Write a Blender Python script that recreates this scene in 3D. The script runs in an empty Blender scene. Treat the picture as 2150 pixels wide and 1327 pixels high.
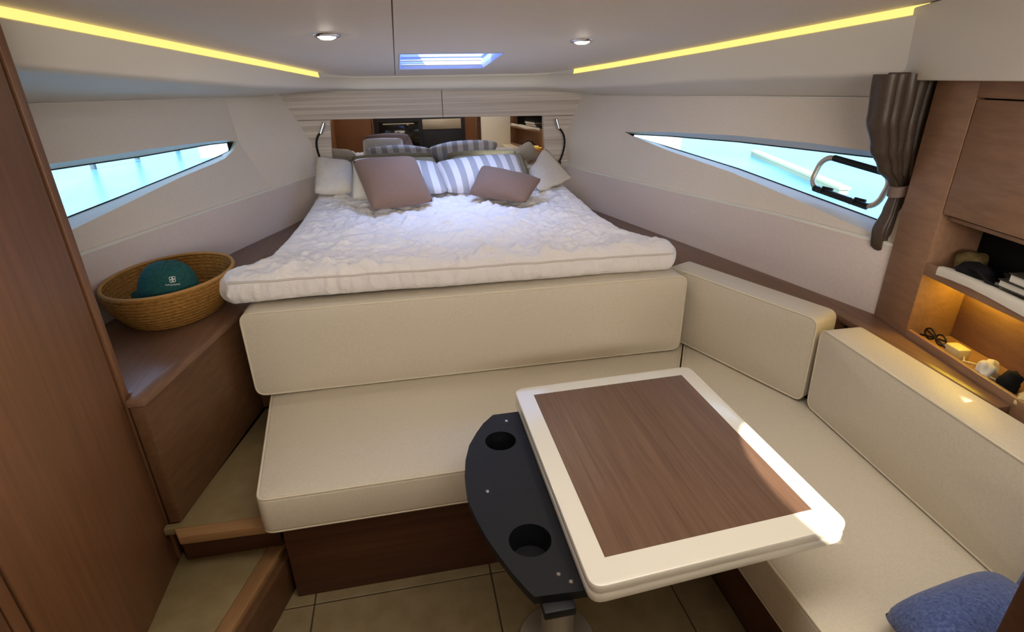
import bpy, bmesh, math, random
from mathutils import Vector, Matrix, noise

random.seed(7)
S = bpy.context.scene
COL = S.collection
V = Vector

# ------------------------------------------------------------ camera
def setup_camera():
    cam = bpy.data.cameras.new('camera')
    o = bpy.data.objects.new('camera', cam)
    COL.objects.link(o)
    p, y, r = math.radians(23.7), math.radians(10.9), math.radians(-1.0)
    f = V((math.sin(y) * math.cos(p), math.cos(y) * math.cos(p), -math.sin(p)))
    rt = V((math.cos(y), -math.sin(y), 0))
    up = rt.cross(f)
    rr = rt * math.cos(r) + up * math.sin(r)
    uu = -rt * math.sin(r) + up * math.cos(r)
    m = Matrix((rr, uu, -f)).transposed().to_4x4()
    m.translation = V((0, 0, 1.6))
    o.matrix_world = m
    cam.sensor_fit = 'HORIZONTAL'
    cam.sensor_width = 36
    cam.lens = 36 * 1150 / 2150
    cam.clip_start = 0.02
    cam.clip_end = 400
    S.camera = o
setup_camera()

# ------------------------------------------------------------ sky, sun, daylight
w = bpy.data.worlds.new('sky')
S.world = w
w.use_nodes = True
nt = w.node_tree
bg = nt.nodes['Background']
tc = nt.nodes.new('ShaderNodeTexCoord')
sp = nt.nodes.new('ShaderNodeSeparateXYZ')
cr = nt.nodes.new('ShaderNodeValToRGB')
cr.color_ramp.elements[0].position = 0.0
cr.color_ramp.elements[0].color = (0.75, 0.88, 1.0, 1)
cr.color_ramp.elements[1].position = 0.7
cr.color_ramp.elements[1].color = (0.30, 0.50, 1.0, 1)
nt.links.new(tc.outputs['Generated'], sp.inputs[0])
nt.links.new(sp.outputs['Z'], cr.inputs[0])
nt.links.new(cr.outputs[0], bg.inputs[0])
bg.inputs[1].default_value = 2.8

SUN_DIR = V((.35, .75, -.56)).normalized()
sun = bpy.data.lights.new('sun', 'SUN')
sun.energy = 9.0
sun.angle = math.radians(0.3)
sun.color = (1.0, 0.90, 0.74)
so = bpy.data.objects.new('sun', sun)
COL.objects.link(so)
so.rotation_euler = SUN_DIR.to_track_quat('-Z', 'Y').to_euler()

def area(name, loc, target, sx, sy, power, color):
    l = bpy.data.lights.new(name, 'AREA')
    l.shape = 'RECTANGLE'; l.size = sx; l.size_y = sy
    l.energy = power; l.color = color
    o = bpy.data.objects.new(name, l)
    COL.objects.link(o)
    o.location = loc
    o.rotation_euler = (V(target) - V(loc)).to_track_quat('-Z', 'Y').to_euler()
    return o
# daylight that falls into the cabin through the open companionway behind the camera
area('companionway_daylight', (0.30, 0.70, 2.38), (0.32, 0.88, 0.2), 2.2, .55, 13.5, (1.0, 0.94, 0.85))
area('aft_fill_light', (0.1, -2.6, 1.85), (0.3, 3.8, 1.45), 2.6, .7, 66, (1.0, 0.93, 0.84))  # added fill lamp from aft to brighten the bow; no window there
# daylight through the roof hatch over the bed
area('hatch_daylight', (0.27, 3.0, 2.35), (0.27, 2.95, 0.9), .7, .9, 13, (0.76, 0.83, 1.0))

S.view_settings.view_transform = 'Standard'
S.view_settings.look = 'None'
S.view_settings.gamma = 1
S.view_settings.use_curve_mapping = False
S.view_settings.exposure = 0.40

# ------------------------------------------------------------ materials
def lin(c):
    if isinstance(c, str):
        c = tuple(int(c[i:i + 2], 16) for i in (0, 2, 4))
    o = []
    for v in c:
        v = v / 255
        o.append(v / 12.92 if v <= 0.04045 else ((v + 0.055) / 1.055) ** 2.4)
    return tuple(o) + (1,)

def base_mat(name, color, rough=.5, spec=.5, metal=0, sheen=0, coat=0):
    m = bpy.data.materials.new(name)
    m.use_nodes = True
    b = m.node_tree.nodes['Principled BSDF']
    b.inputs['Base Color'].default_value = lin(color)
    b.inputs['Roughness'].default_value = rough
    b.inputs['Specular IOR Level'].default_value = spec
    b.inputs['Metallic'].default_value = metal
    if sheen:
        b.inputs['Sheen Weight'].default_value = sheen
    if coat:
        b.inputs['Coat Weight'].default_value = coat
        b.inputs['Coat Roughness'].default_value = .1
    return m

def noise_col(m, c1, c2, scale=(1, 1, 1), detail=4, bump=0, bdist=.002, rough=.55, pos=(.3, .7), vscale=1.0):
    t = m.node_tree; n = t.nodes; b = n['Principled BSDF']
    tc = n.new('ShaderNodeTexCoord'); mp = n.new('ShaderNodeMapping')
    mp.inputs['Scale'].default_value = scale
    nz = n.new('ShaderNodeTexNoise')
    nz.inputs['Scale'].default_value = vscale; nz.inputs['Detail'].default_value = detail
    nz.inputs['Roughness'].default_value = rough
    r = n.new('ShaderNodeValToRGB')
    r.color_ramp.elements[0].position = pos[0]; r.color_ramp.elements[0].color = lin(c1)
    r.color_ramp.elements[1].position = pos[1]; r.color_ramp.elements[1].color = lin(c2)
    L = t.links.new
    L(tc.outputs['Object'], mp.inputs[0]); L(mp.outputs[0], nz.inputs['Vector'])
    L(nz.outputs['Fac'], r.inputs[0]); L(r.outputs[0], b.inputs['Base Color'])
    if bump:
        bp = n.new('ShaderNodeBump'); bp.inputs['Strength'].default_value = bump
        bp.inputs['Distance'].default_value = bdist
        L(nz.outputs['Fac'], bp.inputs['Height']); L(bp.outputs[0], b.inputs['Normal'])
    return m

def wood(name, c1, c2, axis, rough=.42, coarse=55, along=2.2):
    sc = [coarse, coarse, coarse]; sc['xyz'.index(axis)] = along
    return noise_col(base_mat(name, c1, rough, .35), c1, c2, sc, 6, .12, .0015, .65, (.28, .74))

M = {}
M['liner'] = noise_col(base_mat('white_vinyl_liner', 'e9e1d4', .55, .3), 'eae1d4', 'e5dccf', (90, 90, 90), 2, .06, .0008)
M['liner_low'] = noise_col(base_mat('rosy_vinyl_liner', 'e6dad4', .55, .3), 'e8dcd6', 'e2d6d0', (90, 90, 90), 2, .06, .0008)
M['ceiling'] = noise_col(base_mat('ceiling_vinyl', 'ece1d2', .6, .25), 'ece1d2', 'e7dccd', (120, 120, 120), 2, .05, .0008)
M['cove'] = base_mat('cove_white', 'ddd8cc', .45, .4)
M['white_gloss'] = base_mat('gloss_white', 'e9e6da', .22, .5, coat=.3)
M['hatch_liner'] = base_mat('pale_blue_hatch_liner', 'b4c2ea', .5, .3)
M['white_panel'] = base_mat('white_panel', 'f0ece2', .4, .4)
M['leather'] = noise_col(base_mat('cream_leather', 'd9d0be', .42, .4), 'ddd4c2', 'd4cbb8', (160, 160, 160), 3, .12, .0008)
M['leather_big'] = M['leather']
M['quilt_piping'] = base_mat('quilt_piping_cotton', 'd9d0c8', .9, .1)
M['piping'] = base_mat('cream_piping', 'e2d8c2', .4, .4)
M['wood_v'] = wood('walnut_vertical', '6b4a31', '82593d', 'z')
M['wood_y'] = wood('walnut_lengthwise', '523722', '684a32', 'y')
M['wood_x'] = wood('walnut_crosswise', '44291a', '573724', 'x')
M['oak_y'] = wood('brown_oak_lengthwise', '896850', 'a58064', 'y', coarse=48)
M['shelf_wood'] = wood('shelf_veneer', '6c503f', '846550', 'y', rough=.3)
M['table_wood'] = wood('table_veneer', '5f4638', '7b604e', 'y', rough=.35, coarse=80)
M['head_wood'] = wood('pale_striped_veneer', '9f9181', 'e0d6c9', 'x', rough=.5, coarse=75, along=.7)
M['nosing'] = wood('tan_nosing', '8c6844', '9c7852', 'y')
M['nosing_x'] = wood('tan_nosing_cross', '8c6844', '9c7852', 'x')
M['tile'] = noise_col(base_mat('beige_floor_tile', '857659', .4, .4), '7d6e50', '8e7f62', (14, 14, 14), 5, .04, .001)
M['seam'] = base_mat('brown_seam', '8a7d70', .7, .2)
M['grout'] = base_mat('dark_joint', '4a4032', .8, .2)
M['tread'] = noise_col(base_mat('beige_tread_cover', '837351', .5, .3), '7d6d4b', '8c7c5b', (16, 16, 16), 5, .05, .001)
M['dark'] = base_mat('dark_gap', '15110d', .9, .1)
M['black'] = base_mat('black_plastic', '101217', .5, .35)
M['black_matte'] = base_mat('black_fabric', '17171a', .85, .2)
M['black_gloss'] = base_mat('black_glass', '0c0d10', .08, .5)
M['chrome'] = base_mat('chrome', 'd8d8d8', .12, .5, 1)
M['steel'] = base_mat('brushed_steel', 'c4beb2', .42, .5, .7)
M['mirror'] = base_mat('mirror_glass', 'ece8e2', .01, .5, 1)
M['brown_fabric'] = noise_col(base_mat('mauve_brown_cloth', '8a7062', .9, .1, sheen=.1), '846a5e', '927868', (300, 300, 300), 2, .2, .001)
M['cream_fabric'] = noise_col(base_mat('cream_cloth', 'e4ddd0', .9, .1), 'e6dfd2', 'ded6c8', (40, 40, 40), 4, .25, .004)
M['grey_fabric'] = noise_col(base_mat('sage_grey_cloth', 'a6a491', .9, .1), 'a3a18e', 'b0ae9c', (60, 60, 60), 3, .2, .002)
M['curtain'] = noise_col(base_mat('brown_curtain_cloth', '4a3e36', .42, .45), '44382f', '53463c', (200, 200, 200), 2, .15, .001)
M['tie'] = base_mat('mauve_tie_cloth', '86746c', .7, .3)
M['basket'] = noise_col(base_mat('woven_seagrass', '8f6630', .8, .2), '7c5424', 'a47a3e', (60, 60, 160), 4, .5, .004)
M['basket_rim'] = base_mat('seagrass_rim', 'b48a54', .8, .2)
M['cap'] = noise_col(base_mat('teal_cap_cloth', '1f4f4f', .85, .2), '1c4746', '275c5c', (120, 120, 120), 3, .25, .002)
M['cap_white'] = base_mat('white_thread', 'dfe6e0', .8, .2)
M['blue'] = noise_col(base_mat('blue_fleece', '4d5f94', .95, .1, sheen=.3), '3c4c80', '5f72a6', (150, 150, 150), 4, .9, .006)
M['paper'] = base_mat('white_paper', 'ddd8cc', .8, .2)
M['book_cover'] = base_mat('dark_book_cover', '3a3630', .5, .4)
M['khaki'] = noise_col(base_mat('khaki_cloth', '6a5a38', .9, .1), '5c4e30', '786844', (60, 60, 60), 4, .5, .004)
M['yellow_plastic'] = base_mat('cream_plug_plastic', 'd8c48a', .4, .4)
M['red'] = base_mat('warm_copper_brown', '7a4a2a', .5, .4)
M['boat_white'] = base_mat('boat_gelcoat', 'e8ecec', .3, .5)
M['dockwood'] = base_mat('weathered_dock', 'c8bf96', .8, .2)
M['post'] = base_mat('dark_mooring_timber', '5a6468', .8, .2)
M['navy_panel'] = base_mat('navy_galley', '1a1d2a', .5, .4)

def emit(name, col, strength):
    m = bpy.data.materials.new(name); m.use_nodes = True
    n = m.node_tree.nodes; n.clear()
    e = n.new('ShaderNodeEmission'); o = n.new('ShaderNodeOutputMaterial')
    e.inputs[0].default_value = lin(col); e.inputs[1].default_value = strength
    m.node_tree.links.new(e.outputs[0], o.inputs[0])
    return m
M['led'] = emit('warm_led_strip', 'ffdf7e', 1.0)
M['led_niche'] = emit('amber_niche_led', 'ffd848', 34)
M['lamp'] = emit('downlight_glow', 'fff0dc', 90)

def pane_mat(name, col, gloss):
    m = bpy.data.materials.new(name); m.use_nodes = True
    n = m.node_tree.nodes; n.clear()
    t = n.new('ShaderNodeBsdfTransparent'); t.inputs[0].default_value = lin(col)
    g = n.new('ShaderNodeBsdfGlossy'); g.inputs['Roughness'].default_value = .02
    mx = n.new('ShaderNodeMixShader'); mx.inputs[0].default_value = gloss
    o = n.new('ShaderNodeOutputMaterial'); L = m.node_tree.links.new
    L(t.outputs[0], mx.inputs[1]); L(g.outputs[0], mx.inputs[2]); L(mx.outputs[0], o.inputs[0])
    return m
M['pane'] = pane_mat('window_glass', 'e2f6fc', .04)
M['hatch_pane'] = pane_mat('hatch_acrylic', 'd8e6ff', .05)

def water():
    m = base_mat('harbour_water', '8fdcec', .3, .3)
    noise_col(m, '4c8092', '6a9ca6', (.6, .25, 1), 5, .3, .05)
    return m
M['water'] = water()

def stripes(name, ca, cb, period):
    m = base_mat(name, ca, .9, .1)
    t = m.node_tree; n = t.nodes; L = t.links.new; b = n['Principled BSDF']
    uv = n.new('ShaderNodeUVMap'); sx = n.new('ShaderNodeSeparateXYZ')
    mu = n.new('ShaderNodeMath'); mu.operation = 'MULTIPLY'; mu.inputs[1].default_value = period
    fr = n.new('ShaderNodeMath'); fr.operation = 'FRACT'
    gt = n.new('ShaderNodeMath'); gt.operation = 'GREATER_THAN'; gt.inputs[1].default_value = .5
    mx = n.new('ShaderNodeMix'); mx.data_type = 'RGBA'
    mx.inputs[6].default_value = lin(ca); mx.inputs[7].default_value = lin(cb)
    L(uv.outputs[0], sx.inputs[0]); L(sx.outputs['X'], mu.inputs[0]); L(mu.outputs[0], fr.inputs[0])
    L(fr.outputs[0], gt.inputs[0]); L(gt.outputs[0], mx.inputs[0]); L(mx.outputs[2], b.inputs['Base Color'])
    return m
M['stripe'] = stripes('grey_striped_cloth', 'ece8ea', 'b2b2b8', 7)
M['stripe_b'] = stripes('grey_striped_cloth_narrow', 'e8e6ea', 'b2b2b8', 6)

def quilt():
    m = base_mat('white_quilted_cotton', 'f3efee', .9, .1, sheen=.15)
    t = m.node_tree; n = t.nodes; L = t.links.new; b = n['Principled BSDF']
    tc = n.new('ShaderNodeTexCoord'); mp = n.new('ShaderNodeMapping')
    mp.inputs['Scale'].default_value = (11, 16, 11)
    nz = n.new('ShaderNodeTexNoise'); nz.inputs['Scale'].default_value = 1.6
    nz.inputs['Detail'].default_value = 5; nz.inputs['Distortion'].default_value = .8
    bp = n.new('ShaderNodeBump'); bp.inputs['Strength'].default_value = .8; bp.inputs['Distance'].default_value = .016
    L(tc.outputs['Object'], mp.inputs[0]); L(mp.outputs[0], nz.inputs['Vector'])
    L(nz.outputs['Fac'], bp.inputs['Height']); L(bp.outputs[0], b.inputs['Normal'])
    return m
M['quilt'] = quilt()

# ------------------------------------------------------------ builders
def link(name, me, mat, parent=None, smooth=None, kind=None):
    o = bpy.data.objects.new(name, me)
    COL.objects.link(o)
    if mat is not None:
        me.materials.append(mat)
    if smooth is not None:
        me.polygons.foreach_set('use_smooth', [True] * len(me.polygons))
        if smooth < 3:
            me.set_sharp_from_angle(angle=smooth)
    if parent is not None:
        o.parent = parent
        p = parent; off = V((0, 0, 0))
        while p is not None:
            off += p.location; p = p.parent
        o.location = -off
    if kind:
        o['kind'] = kind
    return o

def mesh(name, verts, faces, mat, parent=None, smooth=.6, kind=None, recalc=True):
    me = bpy.data.meshes.new(name)
    bm = bmesh.new()
    vs = [bm.verts.new(v) for v in verts]
    for f in faces:
        try:
            bm.faces.new([vs[i] for i in f])
        except ValueError:
            pass
    if recalc:
        bmesh.ops.recalc_face_normals(bm, faces=bm.faces)
    bm.to_mesh(me); bm.free()
    return link(name, me, mat, parent, smooth, kind)

def from_bm(name, bm, mat, parent=None, smooth=.6, kind=None):
    bmesh.ops.recalc_face_normals(bm, faces=bm.faces)
    me = bpy.data.meshes.new(name)
    bm.to_mesh(me); bm.free()
    return link(name, me, mat, parent, smooth, kind)

def bevel(bm, w, seg=2):
    if w > 0:
        es = [e for e in bm.edges if len(e.link_faces) == 2 and e.calc_face_angle(0) > .5]
        bmesh.ops.bevel(bm, geom=es, offset=w, segments=seg, profile=.5, affect='EDGES', clamp_overlap=True)

def add_prism(bm, poly, z0, z1):
    """poly of (x,y), or (x,y) with z0/z1 callables"""
    a = [bm.verts.new((p[0], p[1], z0(p) if callable(z0) else z0)) for p in poly]
    b = [bm.verts.new((p[0], p[1], z1(p) if callable(z1) else z1)) for p in poly]
    bm.faces.new(a); bm.faces.new(b)
    n = len(poly)
    for i in range(n):
        j = (i + 1) % n
        bm.faces.new((a[i], a[j], b[j], b[i]))

def prism(name, poly, z0, z1, mat, parent=None, bev=.003, seg=2, kind=None):
    bm = bmesh.new(); add_prism(bm, poly, z0, z1)
    bmesh.ops.recalc_face_normals(bm, faces=bm.faces)
    bevel(bm, bev, seg)
    return from_bm(name, bm, mat, parent, .6, kind)

def box(name, lo, hi, mat, parent=None, bev=.003, seg=2, kind=None):
    return prism(name, [(lo[0], lo[1]), (hi[0], lo[1]), (hi[0], hi[1]), (lo[0], hi[1])], lo[2], hi[2], mat, parent, bev, seg, kind)

def fbox(name, O, A, B, N, a0, a1, b0, b1, n0, n1, mat, parent=None, bev=.002, kind=None):
    """box in a frame: origin O, axes A, B, N"""
    bm = bmesh.new()
    O, A, B, N = V(O), V(A), V(B), V(N)
    vs = [bm.verts.new(O + A * a + B * b + N * c) for c in (n0, n1) for b in (b0, b1) for a in (a0, a1)]
    for f in ((0, 1, 3, 2), (4, 5, 7, 6), (0, 1, 5, 4), (2, 3, 7, 6), (0, 2, 6, 4), (1, 3, 7, 5)):
        bm.faces.new([vs[i] for i in f])
    bmesh.ops.recalc_face_normals(bm, faces=bm.faces)
    bevel(bm, bev)
    return from_bm(name, bm, mat, parent, .6, kind)

def add_tube(bm, pts, r, n=8, closed=False, rf=None):
    pts = [V(p) for p in pts]
    rings = []
    m = len(pts)
    prev = None
    for i, p in enumerate(pts):
        if closed:
            d = pts[(i + 1) % m] - pts[i - 1]
        else:
            d = pts[min(i + 1, m - 1)] - pts[max(i - 1, 0)]
        d.normalize()
        if prev is None:
            ref = V((0, 0, 1)) if abs(d.z) < .9 else V((1, 0, 0))
            u = d.cross(ref).normalized()
        else:
            u = (prev - d * prev.dot(d)).normalized()
        prev = u
        v = d.cross(u)
        rr = r if rf is None else rf(i / (m - 1)) * r
        rings.append([bm.verts.new(p + (u * math.cos(t) + v * math.sin(t)) * rr) for t in [2 * math.pi * k / n for k in range(n)]])
    for i in range(m if closed else m - 1):
        a, b = rings[i], rings[(i + 1) % m]
        for k in range(n):
            bm.faces.new((a[k], a[(k + 1) % n], b[(k + 1) % n], b[k]))
    if not closed:
        bm.faces.new(rings[0]); bm.faces.new(rings[-1])

def tube(name, pts, r, mat, parent=None, n=8, closed=False, rf=None):
    bm = bmesh.new(); add_tube(bm, pts, r, n, closed, rf)
    return from_bm(name, bm, mat, parent, 1.2)

def add_lathe(bm, prof, c, n=32, sx=1, sy=1, rot=0, close=False):
    rings = []
    ca, sa = math.cos(rot), math.sin(rot)
    for r, z in prof:
        if r < 1e-6:
            rings.append([bm.verts.new((c[0], c[1], c[2] + z))])
        else:
            ring = []
            for k in range(n):
                t = 2 * math.pi * k / n
                x, y = r * sx * math.cos(t), r * sy * math.sin(t)
                ring.append(bm.verts.new((c[0] + x * ca - y * sa, c[1] + x * sa + y * ca, c[2] + z)))
            rings.append(ring)
    for a, b in zip(rings, rings[1:]):
        for k in range(n):
            k2 = (k + 1) % n
            if len(a) == 1 and len(b) == 1: continue
            if len(a) == 1: bm.faces.new((a[0], b[k], b[k2]))
            elif len(b) == 1: bm.faces.new((a[k], a[k2], b[0]))
            else: bm.faces.new((a[k], a[k2], b[k2], b[k]))

def lathe(name, prof, c, mat, parent=None, n=32, sx=1, sy=1, rot=0, smooth=.7):
    bm = bmesh.new(); add_lathe(bm, prof, c, n, sx, sy, rot)
    return from_bm(name, bm, mat, parent, smooth)

def loft(name, rows, mat, parent=None, smooth=.6, closed=False, kind=None):
    n = len(rows[0]); verts = [p for r in rows for p in r]; faces = []
    for i in range(len(rows) - 1):
        for k in range(n if closed else n - 1):
            k2 = (k + 1) % n
            faces.append((i * n + k, i * n + k2, (i + 1) * n + k2, (i + 1) * n + k))
    return mesh(name, verts, faces, mat, parent, smooth, kind)

def holed(name, outer, holes, mat, parent=None, kind=None):
    """flat-ish polygon with holes, from 3D points"""
    bm = bmesh.new(); es = []
    for lp in [outer] + holes:
        vs = [bm.verts.new(p) for p in lp]
        for i in range(len(vs)):
            es.append(bm.edges.new((vs[i], vs[(i + 1) % len(vs)])))
    bmesh.ops.triangle_fill(bm, use_beauty=True, use_dissolve=False, edges=es)
    return from_bm(name, bm, mat, parent, None, kind)

def thing(name, label, cat, loc=(0, 0, 0), group=None):
    o = bpy.data.objects.new(name, None)
    COL.objects.link(o)
    o.empty_display_size = .05
    o.location = loc
    return tag(o, label, cat, group)

def tag(o, label, cat, group=None):
    o['label'] = label; o['category'] = cat
    if group: o['group'] = group
    return o

def resample_round(poly, r, seg=5):
    """round the corners of a 2D convex-ish polygon"""
    out = []
    n = len(poly)
    for i in range(n):
        p = V(poly[i]); a = V(poly[i - 1]); b = V(poly[(i + 1) % n])
        da = (a - p); db = (b - p)
        rr = min(r, da.length * .45, db.length * .45)
        p0 = p + da.normalized() * rr; p1 = p + db.normalized() * rr
        for k in range(seg + 1):
            t = k / seg
            out.append((p0 * (1 - t) ** 2 + p * 2 * t * (1 - t) + p1 * t * t))
    return out

def subdiv_loop(pts, maxlen):
    out = []
    n = len(pts)
    for i in range(n):
        a, b = pts[i], pts[(i + 1) % n]
        k = max(1, int((b - a).length / maxlen))
        for j in range(k):
            out.append(a.lerp(b, j / k))
    return out

def inset(pts, d):
    n = len(pts); out = []
    ar = sum(pts[i].x * pts[(i + 1) % n].y - pts[(i + 1) % n].x * pts[i].y for i in range(n))
    s = 1 if ar > 0 else -1
    for i in range(n):
        t = (pts[(i + 1) % n] - pts[i - 1]).normalized()
        nrm = V((-t.y, t.x)) * s
        out.append(pts[i] + nrm * d)
    return out

def cushion(name, poly, th, frame, mat, parent, corner=.03, edge=.018, puff=.012, pipe=None, pipe_bottom=False, wr=0.0, pr=.0045):
    """upholstered slab: poly in frame (A,B), thickness along N from 0 to th; piping along the top edge"""
    O, A, B, N = [V(q) for q in frame]
    base = subdiv_loop(resample_round(poly, corner), .05)
    rings = []
    steps = [math.pi / 2 * k / 4 for k in range(5)]
    for t in steps:                                     # bottom edge
        rings.append((edge * (1 - math.sin(t)), edge * (1 - math.cos(t))))
    for t in reversed(steps):
        rings.append((edge * (1 - math.sin(t)), th - edge * (1 - math.cos(t))))
    pl = [inset(base, d) for d, _ in rings]
    zs = [[z] * len(base) for _, z in rings]
    c = sum(base, V((0, 0))) / len(base)
    # puffed top in shrinking rings
    inner = pl[-1]
    for k in range(1, 8):
        f = k / 8
        pl.append([p.lerp(c, f) for p in inner])
        zs.append([th + puff * (1 - (1 - f) ** 2.2)] * len(base))
    verts = []
    for ring, z in zip(pl, zs):
        for p, zz in zip(ring, z):
            q = O + A * p.x + B * p.y + N * zz
            if wr:
                q = q + N * wr * noise.noise(q * 7)
            verts.append(q)
    n = len(base); faces = []
    for i in range(len(pl) - 1):
        for k in range(n):
            k2 = (k + 1) % n
            faces.append((i * n + k, i * n + k2, (i + 1) * n + k2, (i + 1) * n + k))
    verts.append(O + A * c.x + B * c.y + N * (th + puff))
    last = (len(pl) - 1) * n
    for k in range(n):
        faces.append((last + k, last + (k + 1) % n, len(verts) - 1))
    faces.append(tuple(range(n)))
    o = mesh(name, verts, faces, mat, parent, .9)
    if pipe:
        e = edge * .3
        loop = inset(base, e)
        tube('piping', [O + A * p.x + B * p.y + N * (th - e) for p in loop], pr, pipe, parent, 6, True)
        if pipe_bottom:
            tube('piping', [O + A * p.x + B * p.y + N * e for p in loop], pr, pipe, parent, 6, True)
    return o

def pillow(name, corners, th, mat, label, group=None, pinch=.07, n=18, seed=0, wr=.006):
    """corners BL, BR, TR, TL of the face towards the camera"""
    BL, BR, TR, TL = [V(c) for c in corners]
    N = ((BR - BL).cross(TL - BL)).normalized()         # towards the viewer
    c = (BL + BR + TR + TL) / 4
    verts = []; uvs = []; idx = {}
    faces = []
    def pt(i, j, side):
        u = -1 + 2 * i / n; v = -1 + 2 * j / n
        uu = u * (1 - pinch * (1 - v * v) * u * u); vv = v * (1 - pinch * (1 - u * u) * v * v)
        k = 1 - .075 * (u * u * v * v) ** 2
        uu *= k; vv *= k
        s, t = (uu + 1) / 2, (vv + 1) / 2
        p = (BL * (1 - s) + BR * s) * (1 - t) + (TL * (1 - s) + TR * s) * t
        h = max(0, (1 - u ** 4) * (1 - v ** 4)) ** .5 * (0.5 + .5 * (1 - u * u) * (1 - v * v))
        q = p + N * side * th * .5 * h
        q += N * wr * noise.noise(q * 9 + V((seed, 0, 0))) * (1 if h > .02 else 0)
        return q
    for side in (1, -1):
        for j in range(n + 1):
            for i in range(n + 1):
                edge = i in (0, n) or j in (0, n)
                key = (i, j, 0 if edge else side)
                if key not in idx:
                    idx[key] = len(verts); verts.append(pt(i, j, side)); uvs.append((i / n, j / n))
        for j in range(n):
            for i in range(n):
                q = [(i, j), (i + 1, j), (i + 1, j + 1), (i, j + 1)]
                faces.append([idx[(a, b, 0 if (a in (0, n) or b in (0, n)) else side)] for a, b in q])
    o = mesh(name, verts, faces, mat, None, 3.0)
    me = o.data
    uvl = me.uv_layers.new(name='UVMap')
    for lp in me.loops:
        uvl.data[lp.index].uv = uvs[lp.vertex_index]
    tag(o, label, 'pillow', group)
    return o

def ceil_z(y): return 1.61 + .08 * (3.75 - y)

# ============================================================ SETTING
# ---- hull sides -------------------------------------------------
LA = [(-1.307, 1.50, .78), (-1.137, 2.114, .78), (-.898, 2.98, .78), (-.73, 3.40, .78), (-.59, 3.86, .78)]
LB = [(-1.333, 1.50, 1.06), (-1.156, 2.13, 1.046), (-.88, 3.115, 1.02), (-.745, 3.46, 1.02), (-.547, 3.86, 1.03)]
RA = [(1.654, 1.50, .78), (1.502, 2.189, .78), (1.267, 3.207, .78), (1.20, 3.5, .78), (1.12, 3.86, .78)]
RB = [(1.676, 1.50, 1.04), (1.557, 2.03, 1.045), (1.39, 2.757, 1.03), (1.24, 3.45, 1.015), (1.165, 3.86, 1.01)]
def offs(pts, dx, dz): return [(p[0] + dx, p[1], p[2] + dz) for p in pts]

def interp(tab, y):
    tab = sorted(tab, key=lambda q: q[1])
    for p, q in zip(tab, tab[1:]):
        if y <= q[1]:
            return V(p).lerp(V(q), max(-.5, (y - p[1]) / (q[1] - p[1])))
    p, q = tab[-2], tab[-1]
    return V(p).lerp(V(q), (y - p[1]) / (q[1] - p[1]))

def hull(s, A, B, C, top, bot, tip, mid_end, name):
    """lower panel, ledge lip and an upper panel that leaves the window opening free"""
    low = [(p[0] + .03 * s, p[1], 0) for p in A]
    wl = loft(name, [low, offs(A, 0, -.03), offs(B, -.012 * s, -.006)], M['liner_low'], None, .6, kind='structure')
    loft('topside', [C, [(p[0] + .10 * s, p[1], 2.06) for p in C]], M['white_panel'], wl, .6)
    loft('ledge_lip', [offs(B, -.014 * s, -.008), offs(B, -.013 * s, .002), offs(B, -.006 * s, .005), offs(B, .004 * s, .003), offs(B, .004 * s, -.02)], M['white_gloss'], wl, 1.2)
    ya = top[0][1] if top[0][1] < top[-1][1] else top[-1][1]
    yt = tip[1]
    ys = [1.50] + [ya + (yt - ya) * k / 16 for k in range(17)]
    up, dn = [[], [], []], [[], [], []]
    for y in ys:
        c, b = interp(C, y), interp(B, y)
        if y < ya - 1e-6:
            m1 = m2 = b.lerp(c, .5)
            m1 = interp(top, ya) + (b - interp(B, ya)); m2 = interp(bot, ya) + (b - interp(B, ya))
        elif y > yt - 1e-6:
            m1 = m2 = V(tip)
        else:
            m1, m2 = interp(top, y), interp(bot, y)
        for r, f in zip(up, (0, .5, 1)): r.append(c.lerp(m1, f))
        for r, f in zip(dn, (0, .5, 1)): r.append(m2.lerp(b, f))
    top_row = [p + (p - q) * .15 for p, q in zip(up[0], up[1])]
    loft('upper_panel', [top_row] + up, M['liner'], wl, .5)
    loft('middle_panel', dn, M['liner'], wl, .5)
    # wall aft of the window opening
    q = 0
    mesh('aft_panel', [up[2][0], up[2][1], dn[0][1], dn[0][0]], [(0, 1, 2, 3)], M['liner'], wl, None)
    # bow end, curving in to the headboard
    T = V(tip)
    rows = []
    c0, b0 = interp(C, yt), interp(B, yt)
    c1, b1, m1 = V(C[-1]), V(B[-1]), V(mid_end)
    n = 8
    for f0, f1, f2 in ((-.08, None, None), (0, 0, 0), (.5, .5, .5), (1, 1, 1), (1.5, 1.5, 1.5), (2, 2, 2)):
        row = []
        for k in range(n + 1):
            t = k / n
            yy = yt + (3.86 - yt) * t
            c, b = interp(C, yy), interp(B, yy)
            m = T.lerp(m1, t) 
            bulge = (c.lerp(b, (c.z - m.z) / (c.z - b.z)) - m) * 0
            if f0 <= 1: row.append(c.lerp(m, f0))
            else: row.append(m.lerp(b, f0 - 1))
        rows.append(row)
    loft('bow_panel', rows, M['liner'], wl, 1.2)
    return wl

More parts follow.
